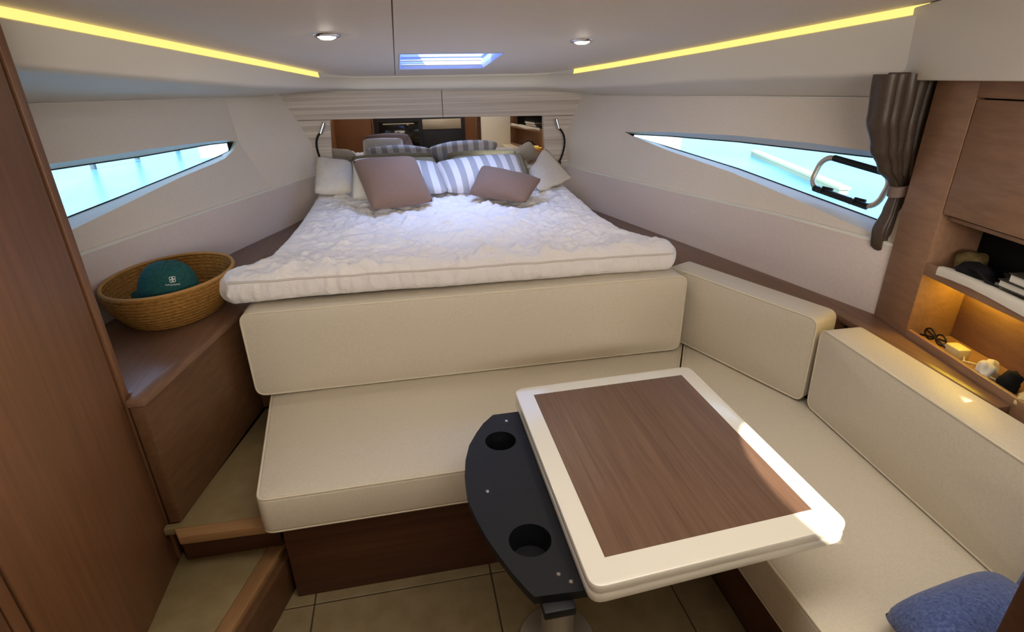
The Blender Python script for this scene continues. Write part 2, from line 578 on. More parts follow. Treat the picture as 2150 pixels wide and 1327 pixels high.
# left window outlines
L_top = [(-1.32, 1.84, 1.35), (-1.208, 2.242, 1.342), (-1.08, 2.702, 1.333), (-.948, 3.169, 1.316), (-.887, 3.377, 1.303), (-.872, 3.42, 1.288)]
L_bot = [(-.875, 3.405, 1.268), (-.910, 3.208, 1.22), (-1.005, 2.835, 1.193), (-1.107, 2.416, 1.149), (-1.172, 2.149, 1.121), (-1.245, 1.85, 1.09)]
Lg_top = [(-1.36, 1.87, 1.333), (-1.243, 2.295, 1.317), (-1.111, 2.765, 1.302), (-.976, 3.252, 1.295), (-.935, 3.405, 1.287), (-.915, 3.46, 1.281)]
Lg_bot = [(-.926, 3.39, 1.240), (-.945, 3.30, 1.230), (-1.036, 2.937, 1.201), (-1.142, 2.516, 1.169), (-1.210, 2.248, 1.151), (-1.30, 1.87, 1.116)]
LC = [(-1.47, 1.5, 1.555), (-1.242, 2.317, 1.539), (-1.046, 3.019, 1.525), (-.90, 3.42, 1.517), (-.686, 3.87, 1.512)]
wall_left = hull(-1, LA, LB, LC, L_top, L_bot, (-.872, 3.42, 1.288), (-.535, 3.87, 1.22), 'wall_left')

R_top = [(1.705, 1.62, 1.325), (1.692, 1.778, 1.325), (1.635, 2.037, 1.33), (1.55, 2.411, 1.327), (1.433, 2.902, 1.306), (1.342, 3.27, 1.278)]
R_bot = [(1.347, 3.25, 1.268), (1.419, 2.855, 1.217), (1.524, 2.326, 1.163), (1.598, 1.921, 1.101), (1.651, 1.64, 1.055)]
Rg_top = [(1.765, 1.65, 1.30), (1.737, 1.797, 1.30), (1.673, 2.077, 1.298), (1.586, 2.46, 1.295), (1.467, 2.967, 1.279), (1.382, 3.32, 1.261)]
Rg_bot = [(1.390, 3.27, 1.250), (1.458, 2.937, 1.224), (1.567, 2.398, 1.177), (1.645, 1.99, 1.127), (1.706, 1.675, 1.089)]
RC = [(1.80, 1.5, 1.511), (1.713, 1.904, 1.505), (1.542, 2.648, 1.493), (1.36, 3.43, 1.478), (1.25, 3.87, 1.47)]
wall_right = hull(1, RA, RB, RC, R_top, R_bot, (1.342, 3.27, 1.278), (1.125, 3.87, 1.19), 'wall_right')

def window(name, op, gl, side, label_pts):
    w_ = loft(name, [op + op[:1], [tuple(V(a).lerp(V(b), .25)) for a, b in zip(op + op[:1], gl + gl[:1])], gl + gl[:1]], M['cove'], None, .5, kind='structure')
    w_.name = name
    n_ = V((-.93, .25, -.26)) if side < 0 else V((.94, .21, -.26))
    bm = bmesh.new()
    bm.faces.new([bm.verts.new(V(p) + n_ * .004) for p in gl])
    from_bm('pane', bm, M['pane'], w_, None)
    tube('gasket', [V(p) + n_ * .002 for p in gl], .0045, M['black'], w_, 6, True)
    return w_
window_1 = window('window_1', L_top + L_bot, Lg_top + Lg_bot, -1, None)
window_2 = window('window_2', R_top + R_bot, Rg_top + Rg_bot, 1, None)
# dark end caps of the gaskets at the pointed tips
mesh('tip_cap', [(-.915, 3.462, 1.283), (-.926, 3.39, 1.238), (-.932, 3.402, 1.287), (-.870, 3.425, 1.294), (-.872, 3.41, 1.272)], [(0, 2, 3), (0, 3, 4), (0, 4, 1), (0, 1, 2)], M['black'], window_1, None)
mesh('tip_cap', [(1.384, 3.30, 1.263), (1.392, 3.25, 1.248), (1.398, 3.25, 1.270), (1.343, 3.275, 1.281), (1.348, 3.25, 1.264)], [(0, 2, 3), (0, 3, 4), (0, 4, 1), (0, 1, 2)], M['black'], window_2, None)

# opening port in the right window: rounded frame, hinges, latches
GA = (V((1.706, 1.675, 1.089)) - V((1.567, 2.398, 1.177))).normalized()
GN = V((-.94, -.21, .26)).normalized()
GB = GN.cross(GA).normalized()
if GB.z < 0: GB = -GB
GO = V((1.698, 1.845, 1.203)) + GN * .02
def rrect(w_, h_, r, seg=6):
    pts = []
    for cx, cy, a0 in ((w_ / 2 - r, h_ / 2 - r, 0), (-w_ / 2 + r, h_ / 2 - r, 90), (-w_ / 2 + r, -h_ / 2 + r, 180), (w_ / 2 - r, -h_ / 2 + r, 270)):
        for k in range(seg + 1):
            a = math.radians(a0 + 90 * k / seg)
            pts.append((cx + r * math.cos(a), cy + r * math.sin(a)))
    return pts
prt = rrect(.30, .125, .045)
port = tube('opening_port', [GO + GA * a + GB * b for a, b in prt], .0105, M['steel'], window_2, 8, True)
bm = bmesh.new()
add_tube(bm, [GO + GN * .004 + GA * a + GB * b for a, b in ((-.10, .064), (.13, .064))], .0125, 8)
add_tube(bm, [GO + GN * .004 + GA * a + GB * b for a, b in ((-.12, -.064), (.12, -.064))], .0125, 8)
from_bm('port_bar', bm, M['black'], port, 1)
for a in (-.075, .07):
    bm = bmesh.new()
    add_tube(bm, [GO + GN * .012 + GA * (a + .0) + GB * -.064, GO + GN * .022 + GA * (a + .005) + GB * -.05, GO + GN * .02 + GA * (a + .045) + GB * -.047], .0065, 6)
    add_tube(bm, [GO + GA * (a - .012) + GB * -.064, GO + GN * .02 + GA * (a - .012) + GB * -.064], .012, 8)
    from_bm('port_latch', bm, M['black'], port, 1)

# ---- ceiling ----------------------------------------------------
ST = [(-.97, 1.5), (-.742, 2.274), (-.58, 2.83), (-.40, 3.47), (-.31, 3.68), (-.21, 3.75), (.30, 3.765), (.88, 3.755), (.99, 3.70), (1.08, 3.50), (1.20, 3.16), (1.40, 2.458), (1.612, 1.612)]
DH = [.140, .128, .115, .085, .072, .072, .074, .080, .09, .11, .125, .150, .195]
CC = [(-1.47, 1.5, 1.555), (-1.225, 2.38, 1.538), (-1.07, 2.93, 1.527), (-.84, 3.53, 1.515), (-.72, 3.80, 1.515), (-.60, 3.858, 1.533), (.30, 3.858, 1.519), (1.12, 3.858, 1.500), (1.26, 3.82, 1.482), (1.325, 3.58, 1.476), (1.42, 3.17, 1.483), (1.585, 2.46, 1.497), (1.79, 1.58, 1.511)]
def cz(x, y, dz=0): return (x, y, ceil_z(y) + dz)
seam_x = .016
hatch = [(.040, 2.69), (.50, 2.69), (.50, 3.34), (.040, 3.34)]
ceiling = None
left_poly = [cz(x, y) for x, y in ST[:6]] + [cz(seam_x - .002, 3.757), cz(seam_x - .002, 1.0), cz(-1.12, 1.0)]
right_poly = [cz(seam_x + .002, 3.757)] + [cz(x, y) for x, y in ST[6:]] + [cz(1.77, 1.0), cz(seam_x + .002, 1.0)]
# unseen higher saloon roof; its added holes are shaped to cast the sun patches
ROOF = 2.5
lens = []
for k in range(13):
    a = math.pi / 2 + math.pi * k / 12
    x, y = .893 + .108 * math.cos(a), .86 + .275 * math.sin(a)
    k_ = (ROOF - .70) / -SUN_DIR.z
    lens.append((x - SUN_DIR.x * k_, y - SUN_DIR.y * k_, ROOF))
sun_spot_holes = []  # added roof holes shaped for small sun spots on the near cushion
for gx, gy, gl, gw in ((1.405, .945, .046, .018), (1.392, .868, .030, .016), (1.382, .815, .024, .014)):
    k_ = (ROOF - .80) / -SUN_DIR.z
    ox, oy = -SUN_DIR.x * k_, -SUN_DIR.y * k_
    sun_spot_holes.append([(gx + gl * .1 + ox, gy + gl + oy, ROOF), (gx - gw + ox, gy + oy, ROOF), (gx + ox, gy - gl + oy, ROOF), (gx + gw + ox, gy + oy, ROOF)])
ceiling = holed('ceiling', [(-1.7, 1.0, ROOF), (2.05, 1.0, ROOF), (2.05, -2.95, ROOF), (-1.7, -2.95, ROOF)], [lens] + sun_spot_holes, M['ceiling'], None, kind='structure')
mesh('step_up', [cz(-1.7, 1.0), cz(2.05, 1.0), (2.05, 1.0, ROOF), (-1.7, 1.0, ROOF)], [(0, 1, 2, 3)], M['ceiling'], ceiling, None)
holed('ceiling_panel', left_poly, [], M['ceiling'], ceiling)
holed('ceiling_panel', right_poly, [[cz(*p) for p in hatch]], M['ceiling'], ceiling)
mesh('seam_strip', [cz(seam_x - .02, 1.0, .004), cz(seam_x + .02, 1.0, .004), cz(seam_x + .02, 3.757, .004), cz(seam_x - .02, 3.757, .004)], [(0, 1, 2, 3)], M['seam'], ceiling, None)
# deck above the forward ceiling keeps the daylight out
holed('deck', [(-1.7, 1.0, 2.02), (2.0, 1.0, 2.02), (2.0, 4.2, 1.86), (-1.7, 4.2, 1.86)], [[(.02, 2.66, 1.94), (.52, 2.66, 1.94), (.52, 3.37, 1.90), (.02, 3.37, 1.90)]], M['white_panel'], ceiling)

# ---- cove (valance + soffit) -------------------------------------
rows = [[], [], [], [], [], []]
for i, ((x, y), h, c) in enumerate(zip(ST, DH, CC)):
    z = ceil_z(y)
    side = i < 4 or i > 8
    led = .026 if side else .006
    cen = V((.3, 2.5)); inn = (cen - V((x, y))).normalized()
    nx = V((1, 0)) if i < 4 else (V((-1, 0)) if i > 8 else inn)
    p = V((x, y))
    pin = p + nx * (.006 if side else .0)
    rows[0].append((pin.x - nx.x * .004, pin.y - nx.y * .004, z - led))
    rows[1].append((pin.x + nx.x * .002, pin.y + nx.y * .002, z - led - .004))
    pd = p + nx * .012
    rows[2].append((pd.x, pd.y, z - h + .014))
    rows[3].append((pd.x - nx.x * .006, pd.y - nx.y * .006, z - h + .003))
    q = V((pd.x, pd.y, z - h)).lerp(V(c), .08)
    rows[4].append((q.x, q.y, q.z - .001))
    rows[5].append(c)
cove = loft('trim_1', rows, M['cove'], None, .9, kind='structure')
# lower return of the soffit: a thin shadow gap along the seam
def led_strip(idx, lab):
    a, b = [], []
    for i in idx:
        x, y = ST[i]; z = ceil_z(y)
        nx = 1 if i < 4 else -1
        a.append((x - nx * .004, y, z + .002)); b.append((x + nx * .001, y, z - .0265))
    o = loft('led_strip', [a, b], M['led'], None, .5)
    tag(o, lab, 'light')
    return o
led_strip([0, 1, 2, 3], 'glowing yellow LED strip along the ceiling edge above the port window')
led_strip([9, 10, 11, 12], 'glowing yellow LED strip along the ceiling edge running to the white overhead locker')
for idx, nm in (([3, 4, 5, 6, 7, 8, 9], 'trim_2'),):
    loft(nm, [[(ST[i][0], ST[i][1], ceil_z(ST[i][1]) + .002) for i in idx], [(ST[i][0] * 1.0, ST[i][1] + .003, ceil_z(ST[i][1]) - .027) for i in idx]], M['cove'], None, .6, kind='structure')
# seam bead between soffit and hull lining
tube('trim_3', [V(p) + V((.004, -.002, 0)) for p in [(-1.47, 1.5, 1.553), (-1.242, 2.317, 1.537), (-1.046, 3.019, 1.523), (-.80, 3.62, 1.511), (-.686, 3.85, 1.506)]], .003, M['white_panel'], None, 6)['kind'] = 'structure'
tube('trim_4', [V(p) + V((-.004, -.002, 0)) for p in [(1.80, 1.5, 1.509), (1.713, 1.904, 1.503), (1.542, 2.648, 1.491), (1.36, 3.43, 1.476), (1.25, 3.85, 1.468)]], .003, M['white_panel'], None, 6)['kind'] = 'structure'

# ---- bow bulkhead behind the headboard ---------------------------
wf = box('wall_front', (-.9, 3.90, 0), (1.45, 3.94, 1.75), M['liner'], None, 0, kind='structure')

# ---- aft end of the cabin (seen in the mirror) -------------------
box('wall_back', (-1.7, -2.95, 0), (2.1, -2.9, 2.5), M['wood_v'], None, 0, kind='structure')
box('wall_aft_left', (-1.7, -2.9, 0), (-1.62, 1.5, 2.5), M['wood_v'], None, 0, kind='structure')
box('wall_aft_right', (2.0, -2.9, 0), (2.05, 1.545, 2.5), M['white_panel'], None, 0, kind='structure')

# ---- floor -------------------------------------------------------
floor = box('floor', (-1.7, -2.9, -.06), (2.05, 3.9, -.006), M['grout'], None, 0, kind='structure')
def tile(x0, y0, x1, y1):
    box('tile', (x0, y0, -.0055), (x1, y1, 0), M['tile'], floor, .0015, 1)
gap = .0025
xs = [-1.0, -.418, .177, .77, .925]
for a, b in zip(xs, xs[1:]):
    tile(a + gap, 1.392 + gap, b - gap, 1.47)
    ys = [1.392, .80, .2, -.4, -1.0, -1.6, -2.2, -2.85]
    for c, d in zip(ys, ys[1:]):
        tile(a + gap, d + gap, b - gap, c - gap)

# ============================================================ LARGE FURNITURE
# ---- headboard -----------------------------------------------------
hb = thing('headboard', 'pale striped wooden headboard framing the mirror behind the bed', 'headboard', (.3, 3.85, .95))
def yprism(name, poly, y0, y1, mat, parent, bev=.002):
    bm = bmesh.new()
    a = [bm.verts.new((p[0], y0, p[1])) for p in poly]; b = [bm.verts.new((p[0], y1, p[1])) for p in poly]
    bm.faces.new(a); bm.faces.new(b)
    for i in range(len(poly)):
        j = (i + 1) % len(poly); bm.faces.new((a[i], a[j], b[j], b[i]))
    bmesh.ops.recalc_face_normals(bm, faces=bm.faces)
    bevel(bm, bev, 1)
    return from_bm(name, bm, mat, parent)
yprism('top_panel', [(-.80, 1.54), (-.80, 1.365), (.301, 1.355), (.301, 1.530)], 3.85, 3.90, M['head_wood'], hb)
yprism('top_panel', [(.304, 1.530), (.304, 1.355), (1.36, 1.341), (1.36, 1.50)], 3.85, 3.90, M['head_wood'], hb)
yprism('side_panel', [(-.80, 1.362), (-.417, 1.359), (-.446, 1.0), (-.80, 1.0)], 3.85, 3.90, M['head_wood'], hb)
yprism('side_panel', [(.981, 1.346), (1.36, 1.338), (1.36, 1.0), (1.003, 1.0)], 3.85, 3.90, M['head_wood'], hb)
yprism('lower_panel', [(-.66, .40), (1.2, .40), (1.2, .998), (-.66, .998)], 3.86, 3.90, M['head_wood'], hb)
mir = yprism('mirror', [(-.446, 1.0), (1.003, 1.0), (.981, 1.348), (-.417, 1.362)], 3.868, 3.874, M['mirror'], None, 0)
tag(mir, 'wide low mirror set into the pale headboard behind the pillows', 'mirror')

# ---- bed -----------------------------------------------------------
bed = thing('bed', 'double berth with mattress filling the bow under the white quilt', 'bed', (.24, 2.9, 0))
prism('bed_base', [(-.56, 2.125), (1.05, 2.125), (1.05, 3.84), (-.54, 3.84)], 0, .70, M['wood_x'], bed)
bm = bmesh.new(); add_prism(bm, resample_round([(-.55, 2.13), (1.03, 2.13), (1.02, 3.82), (-.53, 3.82)], .06), .70, .824)
bmesh.ops.recalc_face_normals(bm, faces=bm.faces); bevel(bm, .02)
from_bm('mattress', bm, M['cream_fabric'], bed)

def quilt_mesh():
    nx, ny = 220, 230
    lft = [(2.05, -.675), (2.10, -.715), (2.18, -.712), (2.27, -.640), (2.37, -.585), (2.62, -.560), (2.95, -.54), (3.76, -.53)]
    rgt = [(2.05, 1.100), (2.10, 1.135), (2.17, 1.140), (2.27, 1.085), (2.42, 1.020), (2.65, 1.0), (2.95, 1.015), (3.76, 1.055)]
    def ip(t, y):
        for (a, b), (c, d) in zip(t, t[1:]):
            if y <= c:
                f = (y - a) / (c - a); f = max(0, min(1, f)); return b + (d - b) * f
        return t[-1][1]
    y0, y1 = 2.045, 3.76
    def warp(t, r, L):     # denser near the ends
        return t
    us = []; n_e = 8
    verts = []; idx = {}; faces = []
    def coords(n, L, r):
        a = [r * (1 - math.cos(math.pi / 2 * k / n_e)) for k in range(n_e)]
        m = n - 2 * n_e
        b = [r + (L - 2 * r) * k / m for k in range(m + 1)]
        c = [L - v for v in reversed(a)]
        return a + b + c
    th, zc, r = .100, .878, .042
    vy = coords(ny, y1 - y0, r)
    for side in (1, -1):
        for j, dy in enumerate(vy):
            y = y0 + dy
            xl, xr = ip(lft, y), ip(rgt, y)
            L = xr - xl
            vx = coords(nx, L, r)
            for i, dx in enumerate(vx):
                edge = i == 0 or j == 0 or i == len(vx) - 1 or j == len(vy) - 1
                key = (i, j, 0 if edge else side)
                if key in idx: continue
                x = xl + dx
                ex = min(dx, L - dx); ey = dy; eb = y1 - y
                def prof(d): return math.sqrt(max(0, 1 - (1 - min(1, d / r)) ** 2))
                h = min(prof(ex), 1) * prof(ey) * prof(eb)
                soft = min(1, ex / .12) * min(1, ey / .05)
                front = max(0, 1 - dy / .35)
                # the front roll stands a little higher, then the top settles
                lift = .018 * math.exp(-((dy - .09) / .09) ** 2) + .030 * max(0, (dy - .4)) + .004 * min(1, dy / .5)
                z = zc + side * th / 2 * h
                p = V((x, y, 0))
                w1 = noise.noise(p * 4.2) * .014 + noise.noise(p * 9.5 + V((3, 1, 0))) * .013 + (abs(noise.noise(V((x * 15 - y * 6, y * 13 + x * 5, 8)))) - .2) * .026 + (abs(noise.noise(V((x * 30 + y * 8, y * 26 - x * 9, 18)))) - .2) * .012 + noise.noise(V((x * 26, y * 14, 2))) * .005
                ridge = abs(noise.noise(V((x * 6 + y * 3.5, y * 5, 5)))) * .020
                # pleats along the front roll and down the front edge
                pl = (noise.noise(V((x * 34, y * 5, 9))) * .012 + noise.noise(V((x * 70, y * 9, 19))) * .008) * max(0, 1 - dy / .28)
                stitch = -.008 * math.exp(-(((dy - .30) % .42 - .0) / .012) ** 2)
                if side > 0:
                    z += (w1 - ridge + .004 + stitch) * soft + lift * min(1, ex / .06 + .2) + pl * (.3 + .7 * soft)
                else:
                    z = max(z, zc - th / 2)
                yy = y
                if dy < r + .001:
                    yy += (noise.noise(V((x * 30, z * 8, 4))) * .010 + noise.noise(V((x * 62, z * 16 + x * 9, 14))) * .007) * (1 - dy / (r + .001)) + noise.noise(V((x * 3.2, 0, 7))) * .010
                idx[key] = len(verts)
                # the left front corner sags
                sag = -.02 * max(0, 1 - ex / .3) * max(0, 1 - dy / .4) if x < .2 else -.0
                tilt = 0.018 * (.5 - (x + .6) / 1.7) * front
                verts.append((x, yy, z + sag * .6 + tilt))
        nxx, nyy = len(vx), len(vy)
        for j in range(nyy - 1):
            for i in range(nxx - 1):
                q = [(i, j), (i + 1, j), (i + 1, j + 1), (i, j + 1)]
                faces.append([idx[(a, b, 0 if (a in (0, nxx - 1) or b in (0, nyy - 1)) else side)] for a, b in q])
    q = mesh('quilt', verts, faces, M['quilt'], None, 3.0)
    tag(q, 'crumpled white quilt spread over the bed, its thick edge on the cream backrest', 'quilt')
    pts = []
    for k in range(90):
        x = -.66 + 1.75 * k / 89
        pts.append((x, 2.045 - .001 + noise.noise(V((x * 3.2, 0, 7))) * .010, .912 + .018 * (.5 - (x + .6) / 1.7) + noise.noise(V((x * 11, 2, 0))) * .004))
    tube('piping', pts, .0040, M['quilt_piping'], q, 6)
    return q
quilt_mesh()

# ---- benches -------------------------------------------------------
bench = thing('bench_base', 'dark brown wooden plinth under the cream L-shaped bench', 'bench', (.2, 1.6, 0))
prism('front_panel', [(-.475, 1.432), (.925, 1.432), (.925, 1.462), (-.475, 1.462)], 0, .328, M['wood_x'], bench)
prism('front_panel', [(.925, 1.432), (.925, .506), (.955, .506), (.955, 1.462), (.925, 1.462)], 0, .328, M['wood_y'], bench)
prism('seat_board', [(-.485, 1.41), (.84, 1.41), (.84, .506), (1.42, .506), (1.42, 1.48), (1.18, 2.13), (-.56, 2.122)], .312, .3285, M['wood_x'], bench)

ID = ((0, 0, .33), (1, 0, 0), (0, 1, 0), (0, 0, 1))
c1 = thing('seat_cushion', 'cream leather seat cushion in front of the bed, crossing to the corner', 'cushion', (.2, 1.7, .33), 'bench seat cushions')
cushion('cushion', [(-.515, 1.385), (.808, 1.395), (1.216, 2.10), (-.60, 2.10)], .135, ID, M['leather'], c1, .035, .016, .010, M['piping'], True)
c2 = thing('seat_cushion', 'cream leather seat cushion along the right side under the blue pillow', 'cushion', (1.1, .9, .33), 'bench seat cushions')
cushion('cushion', [(.813, 1.389), (.815, .507), (1.40, .507), (1.44, 1.46), (1.25, 2.10), (1.220, 2.10)], .135, ID, M['leather'], c2, .03, .016, .010, M['piping'], True)

def slab(label, b0, b1, up, z0, z1, th, n_dir, grp='bench back cushions', lean=(0, 0, 0), corner=.035, puff=.012, wr=.0):
    """upright cushion: b0,b1 the front bottom corners, th thickness behind"""
    b0, b1 = V(b0), V(b1)
    A = (b1 - b0); L = A.length; A.normalize()
    B = (V((0, 0, z1 - z0)) + V(lean)); H = B.length; B.normalize()
    N = A.cross(B).normalized()
    if N.dot(V(n_dir)) < 0: N = -N
    t = thing('back_cushion', label, 'cushion', (b0 + b1) / 2, grp)
    O = b0 - N * th
    cushion('cushion', [(0, 0), (L, 0), (L, H), (0, H)], th, (O, A, B, N), M['leather'], t, corner, .009, puff, M['piping'], False, wr)
    return t
slab('long cream leather backrest cushion under the edge of the white quilt', (-.632, 1.985, .475), (1.136, 1.985, .475), None, .475, .822, .125, (0, -1, 0), puff=.010, corner=.04)
slab('cream leather back cushion on the right between the long backrest and the nearer one', (1.135, 2.155, .475), (1.372, 1.49, .475), None, .475, .815, .12, (-1, -.3, 0), lean=(-.015, -.01, 0), puff=.012)
slab('nearest cream leather back cushion below the wooden wall cabinet', (1.376, 1.468, .475), (1.298, .507, .475), None, .475, .79, .135, (-1, 0, 0), lean=(-.012, 0, 0), puff=.014)

# ---- side shelves --------------------------------------------------
sl = thing('side_locker', 'low brown wooden side locker with the woven basket on its top', 'cabinet', (-.9, 2.2, 0))
prism('top', [(-.776, 1.50), (-.658, 2.14), (-.565, 2.16), (-.565, 3.84), (-.59, 3.84), (-.73, 3.40), (-.898, 2.98), (-1.13, 2.114), (-1.28, 1.547), (-.82, 1.547), (-.82, 1.50)], .757, .78, M['shelf_wood'], sl, .002)
prism('front_panel', [(-.781, 1.50), (-.663, 2.14), (-.58, 2.16), (-.60, 2.19), (-.69, 2.17), (-.815, 1.50)], .331, .756, M['wood_y'], sl, .002)
sr = thing('side_shelf', 'narrow brown wooden shelf between the right wall and the back cushions', 'shelf', (1.4, 2.4, 0))
prism('top', [(1.06, 3.84), (1.06, 2.19), (1.265, 2.19), (1.32, 2.08), (1.517, 1.56), (1.514, 1.46), (1.482, .95), (1.520, .95), (1.628, 1.49), (1.632, 1.545), (1.655, 1.545), (1.502, 2.189), (1.267, 3.207), (1.12, 3.84)], .757, .78, M['shelf_wood'], sr, .002)
prism('front_panel', [(1.335, 2.1), (1.525, 1.54), (1.54, 1.54), (1.35, 2.1)], .33, .756, M['wood_y'], sr, .002)

# ---- steps ---------------------------------------------------------
s1 = thing('step', 'lower wedge-shaped step with tan wooden edge beside the tall cabinet', 'step', (-.65, 1.35, 0), 'steps up to the side locker')
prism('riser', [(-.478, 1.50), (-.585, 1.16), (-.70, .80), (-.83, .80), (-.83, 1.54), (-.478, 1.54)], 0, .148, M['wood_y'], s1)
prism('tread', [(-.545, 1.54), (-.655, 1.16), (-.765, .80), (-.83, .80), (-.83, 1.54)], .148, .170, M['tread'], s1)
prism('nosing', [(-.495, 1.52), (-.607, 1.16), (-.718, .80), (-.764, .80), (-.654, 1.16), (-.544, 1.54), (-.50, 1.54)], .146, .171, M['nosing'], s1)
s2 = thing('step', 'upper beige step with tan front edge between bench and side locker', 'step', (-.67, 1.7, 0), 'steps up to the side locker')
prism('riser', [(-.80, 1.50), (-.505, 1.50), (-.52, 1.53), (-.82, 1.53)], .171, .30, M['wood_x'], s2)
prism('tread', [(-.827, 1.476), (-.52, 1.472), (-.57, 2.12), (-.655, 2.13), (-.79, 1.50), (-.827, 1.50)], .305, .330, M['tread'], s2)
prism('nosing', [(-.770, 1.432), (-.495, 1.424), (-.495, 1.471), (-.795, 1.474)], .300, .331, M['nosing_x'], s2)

# ---- tall cabinet on the left ---------------------------------------
tc_ = thing('tall_cabinet', 'tall dark brown wooden cabinet with flush doors at the left edge', 'cabinet', (-1.1, .6, 0))
box('body', (-1.5, -.35, 0), (-.845, 1.515, 1.80), M['wood_v'], tc_, .002)
box('end_panel', (-1.5, 1.5155, 0), (-.828, 1.545, 1.775), M['wood_v'], tc_, .003)
box('plinth', (-.845, -.35, 0), (-.835, 1.5155, .100), M['wood_v'], tc_, .001)
for ya, yb in ((.955, 1.500), (.34, .912), (-.30, .325)):
    d = box('door', (-.846, ya, .106), (-.829, yb, 1.77), M['wood_v'], tc_, .003)
box('frame_post', (-.845, .918, .106), (-.831, .949, 1.77), M['wood_v'], tc_, .002)

# ---- wall cabinet on the right ---------------------------------------
CO = V((1.64, 1.54, 0)); CA = V((-.19, -.982, 0)).normalized(); CB = V((0, 0, 1)); CN = V((-.982, .19, 0)).normalized()
wc = thing('wall_cabinet', 'brown oak wall cabinet with flush door and two open niches on the right', 'cabinet', (1.6, 1.2, .79))
def cb(name, a0, a1, b0, b1, n0, n1, mat=None, parent=None, bev=.002):
    return fbox(name, CO, CA, CB, CN, a0, a1, b0, b1, n0, n1, mat or M['oak_y'], parent or wc, bev)
END = 1.25
cb('stile', 0, .170, .76, 1.5655, -.34, 0)
cb('top_rail', .1705, END, 1.522, 1.5655, -.34, 0)
cb('near_end', END - .02, END, .76, 1.522, -.30, -.03)
dr = cb('door', .174, END, 1.192, 1.518, -.022, -.0015)
cb('door_backing', .171, END, 1.185, 1.5215, -.04, -.024, M['dark'])
cb('niche_top', .171, END, 1.172, 1.184, -.165, -.024)
cb('back_panel', .171, END, .76, 1.172, -.165, -.155)
cb('upper_shade_panel', .171, END, 1.018, 1.17, -.1548, -.148, M['black_matte'])  # black panel puts the upper niche's deep shade into its colour
cb('shelf', .171, END, 1.000, 1.016, -.154, -.012)
cb('shelf_lip', .171, END, .995, 1.036, -.012, 0)
cb('niche_floor', .171, END, .76, .776, -.154, -.014)
cb('lower_lip', .171, END, .72, .803, -.014, 0)
cb('plinth', 0, END, .40, .715, -.30, -.004, M['wood_y'])
lb = cb('led_bar', .19, .40, .986, .9995, -.135, -.12, M['led_niche'], None, 0)
box_ol = thing('overhead_locker', 'plain white overhead locker above the oak wall cabinet', 'cabinet', (1.7, 1.0, 1.56))
def fprism(name, poly, z0, z1, mat, parent, bev=.006):
    return prism(name, poly, z0, z1, mat, parent, bev, 2)
fprism('locker_body', [(1.602, 1.655), (1.40, .30), (2.0, .30), (2.0, 1.655)], 1.566, lambda p: ceil_z(p[1]) - .004, M['white_panel'], box_ol)

# aft rooms reflected in the mirror
gu = thing('galley_unit', 'black galley front behind the viewer, seen in the mirror above the pillows', 'cabinet', (.3, -.9, 0))  # mirrored galley; its place and height also shade the bench from the aft lamp
box('body', (-.33, -1.10, 0), (.98, -.75, 1.30), M['navy_panel'], gu)
box('worktop', (-.35, -1.12, 1.30), (1.0, -.73, 1.335), M['white_gloss'], gu)
box('oven', (-.26, -.755, .52), (.30, -.742, 1.02), M['black_gloss'], gu)
box('drawer', (.36, -.755, .90), (.92, -.742, 1.04), M['steel'], gu, .004)
box('door', (.36, -.755, .08), (.92, -.742, .88), M['navy_panel'], gu, .004)
tube('handle', [(-.20, -.725, .99), (.24, -.725, .99)], .008, M['steel'], gu)
wp = box('wardrobe_front', (-.95, -1.12, 0), (-.36, -.78, 1.34), M['wood_v'], None)
tag(wp, 'low brown wooden cupboard beside the black galley, seen in the mirror', 'cabinet')

# ============================================================ TABLE
tb = thing('folding_table', 'white-edged folding table with brown wood inlay on a steel pedestal', 'table', (.33, 1.13, 0))
TP = [(.282, 1.457), (.884, 1.472), (.884, .745), (.282, .708)]
def frame_ring(z0, z1, inner):
    bm = bmesh.new()
    o = [bm.verts.new((p.x, p.y, z)) for z in (z0, z1) for p in resample_round(TP, .035)]
    n = len(o) // 2
    outer = resample_round(TP, .035)
    inn = [V(p) for p in inner]
    return outer
outer = resample_round(TP, .032, 5)
bm = bmesh.new(); add_prism(bm, outer, .676, .698)
bmesh.ops.recalc_face_normals(bm, faces=bm.faces); bevel(bm, .004, 2)
from_bm('upper_leaf', bm, M['white_gloss'], tb)
bm = bmesh.new(); add_prism(bm, outer, .650, .6745)
bmesh.ops.recalc_face_normals(bm, faces=bm.faces); bevel(bm, .005, 2)
from_bm('lower_leaf', bm, M['white_gloss'], tb)
prism('inlay', [(.335, 1.408), (.832, 1.420), (.832, .803), (.333, .774)], .690, .6992, M['table_wood'], tb, .0006, 1)
# slide-out black cup tray with two real holes
arc = [(.300, 1.403), (.205, 1.402), (.170, 1.365), (.143, 1.322), (.115, 1.268), (.097, 1.205), (.087, 1.14), (.085, 1.079), (.088, 1.03), (.096, .986), (.110, .925), (.131, .865), (.150, .815), (.171, .770), (.181, .753), (.268, .747), (.300, .747)]
holes = []
for (hx, hy, hr) in ((.205, 1.269, .044), (.205, .897, .048)):
    holes.append([(hx + hr * math.cos(2 * math.pi * k / 28), hy + hr * math.sin(2 * math.pi * k / 28)) for k in range(28)])
def plate(z0, z1):
    bm = bmesh.new(); loops = []
    for lp in [arc] + holes:
        a = [bm.verts.new((p[0], p[1], z1)) for p in lp]; b = [bm.verts.new((p[0], p[1], z0)) for p in lp]
        loops.append((a, b))
    for side in (0, 1):
        es = []
        for l in loops:
            for i in range(len(l[side])):
                es.append(bm.edges.new((l[side][i], l[side][(i + 1) % len(l[side])])))
        bmesh.ops.triangle_fill(bm, use_beauty=True, use_dissolve=False, edges=es)
    for a, b in loops:
        for i in range(len(a)):
            j = (i + 1) % len(a); bm.faces.new((a[i], a[j], b[j], b[i]))
    return bm
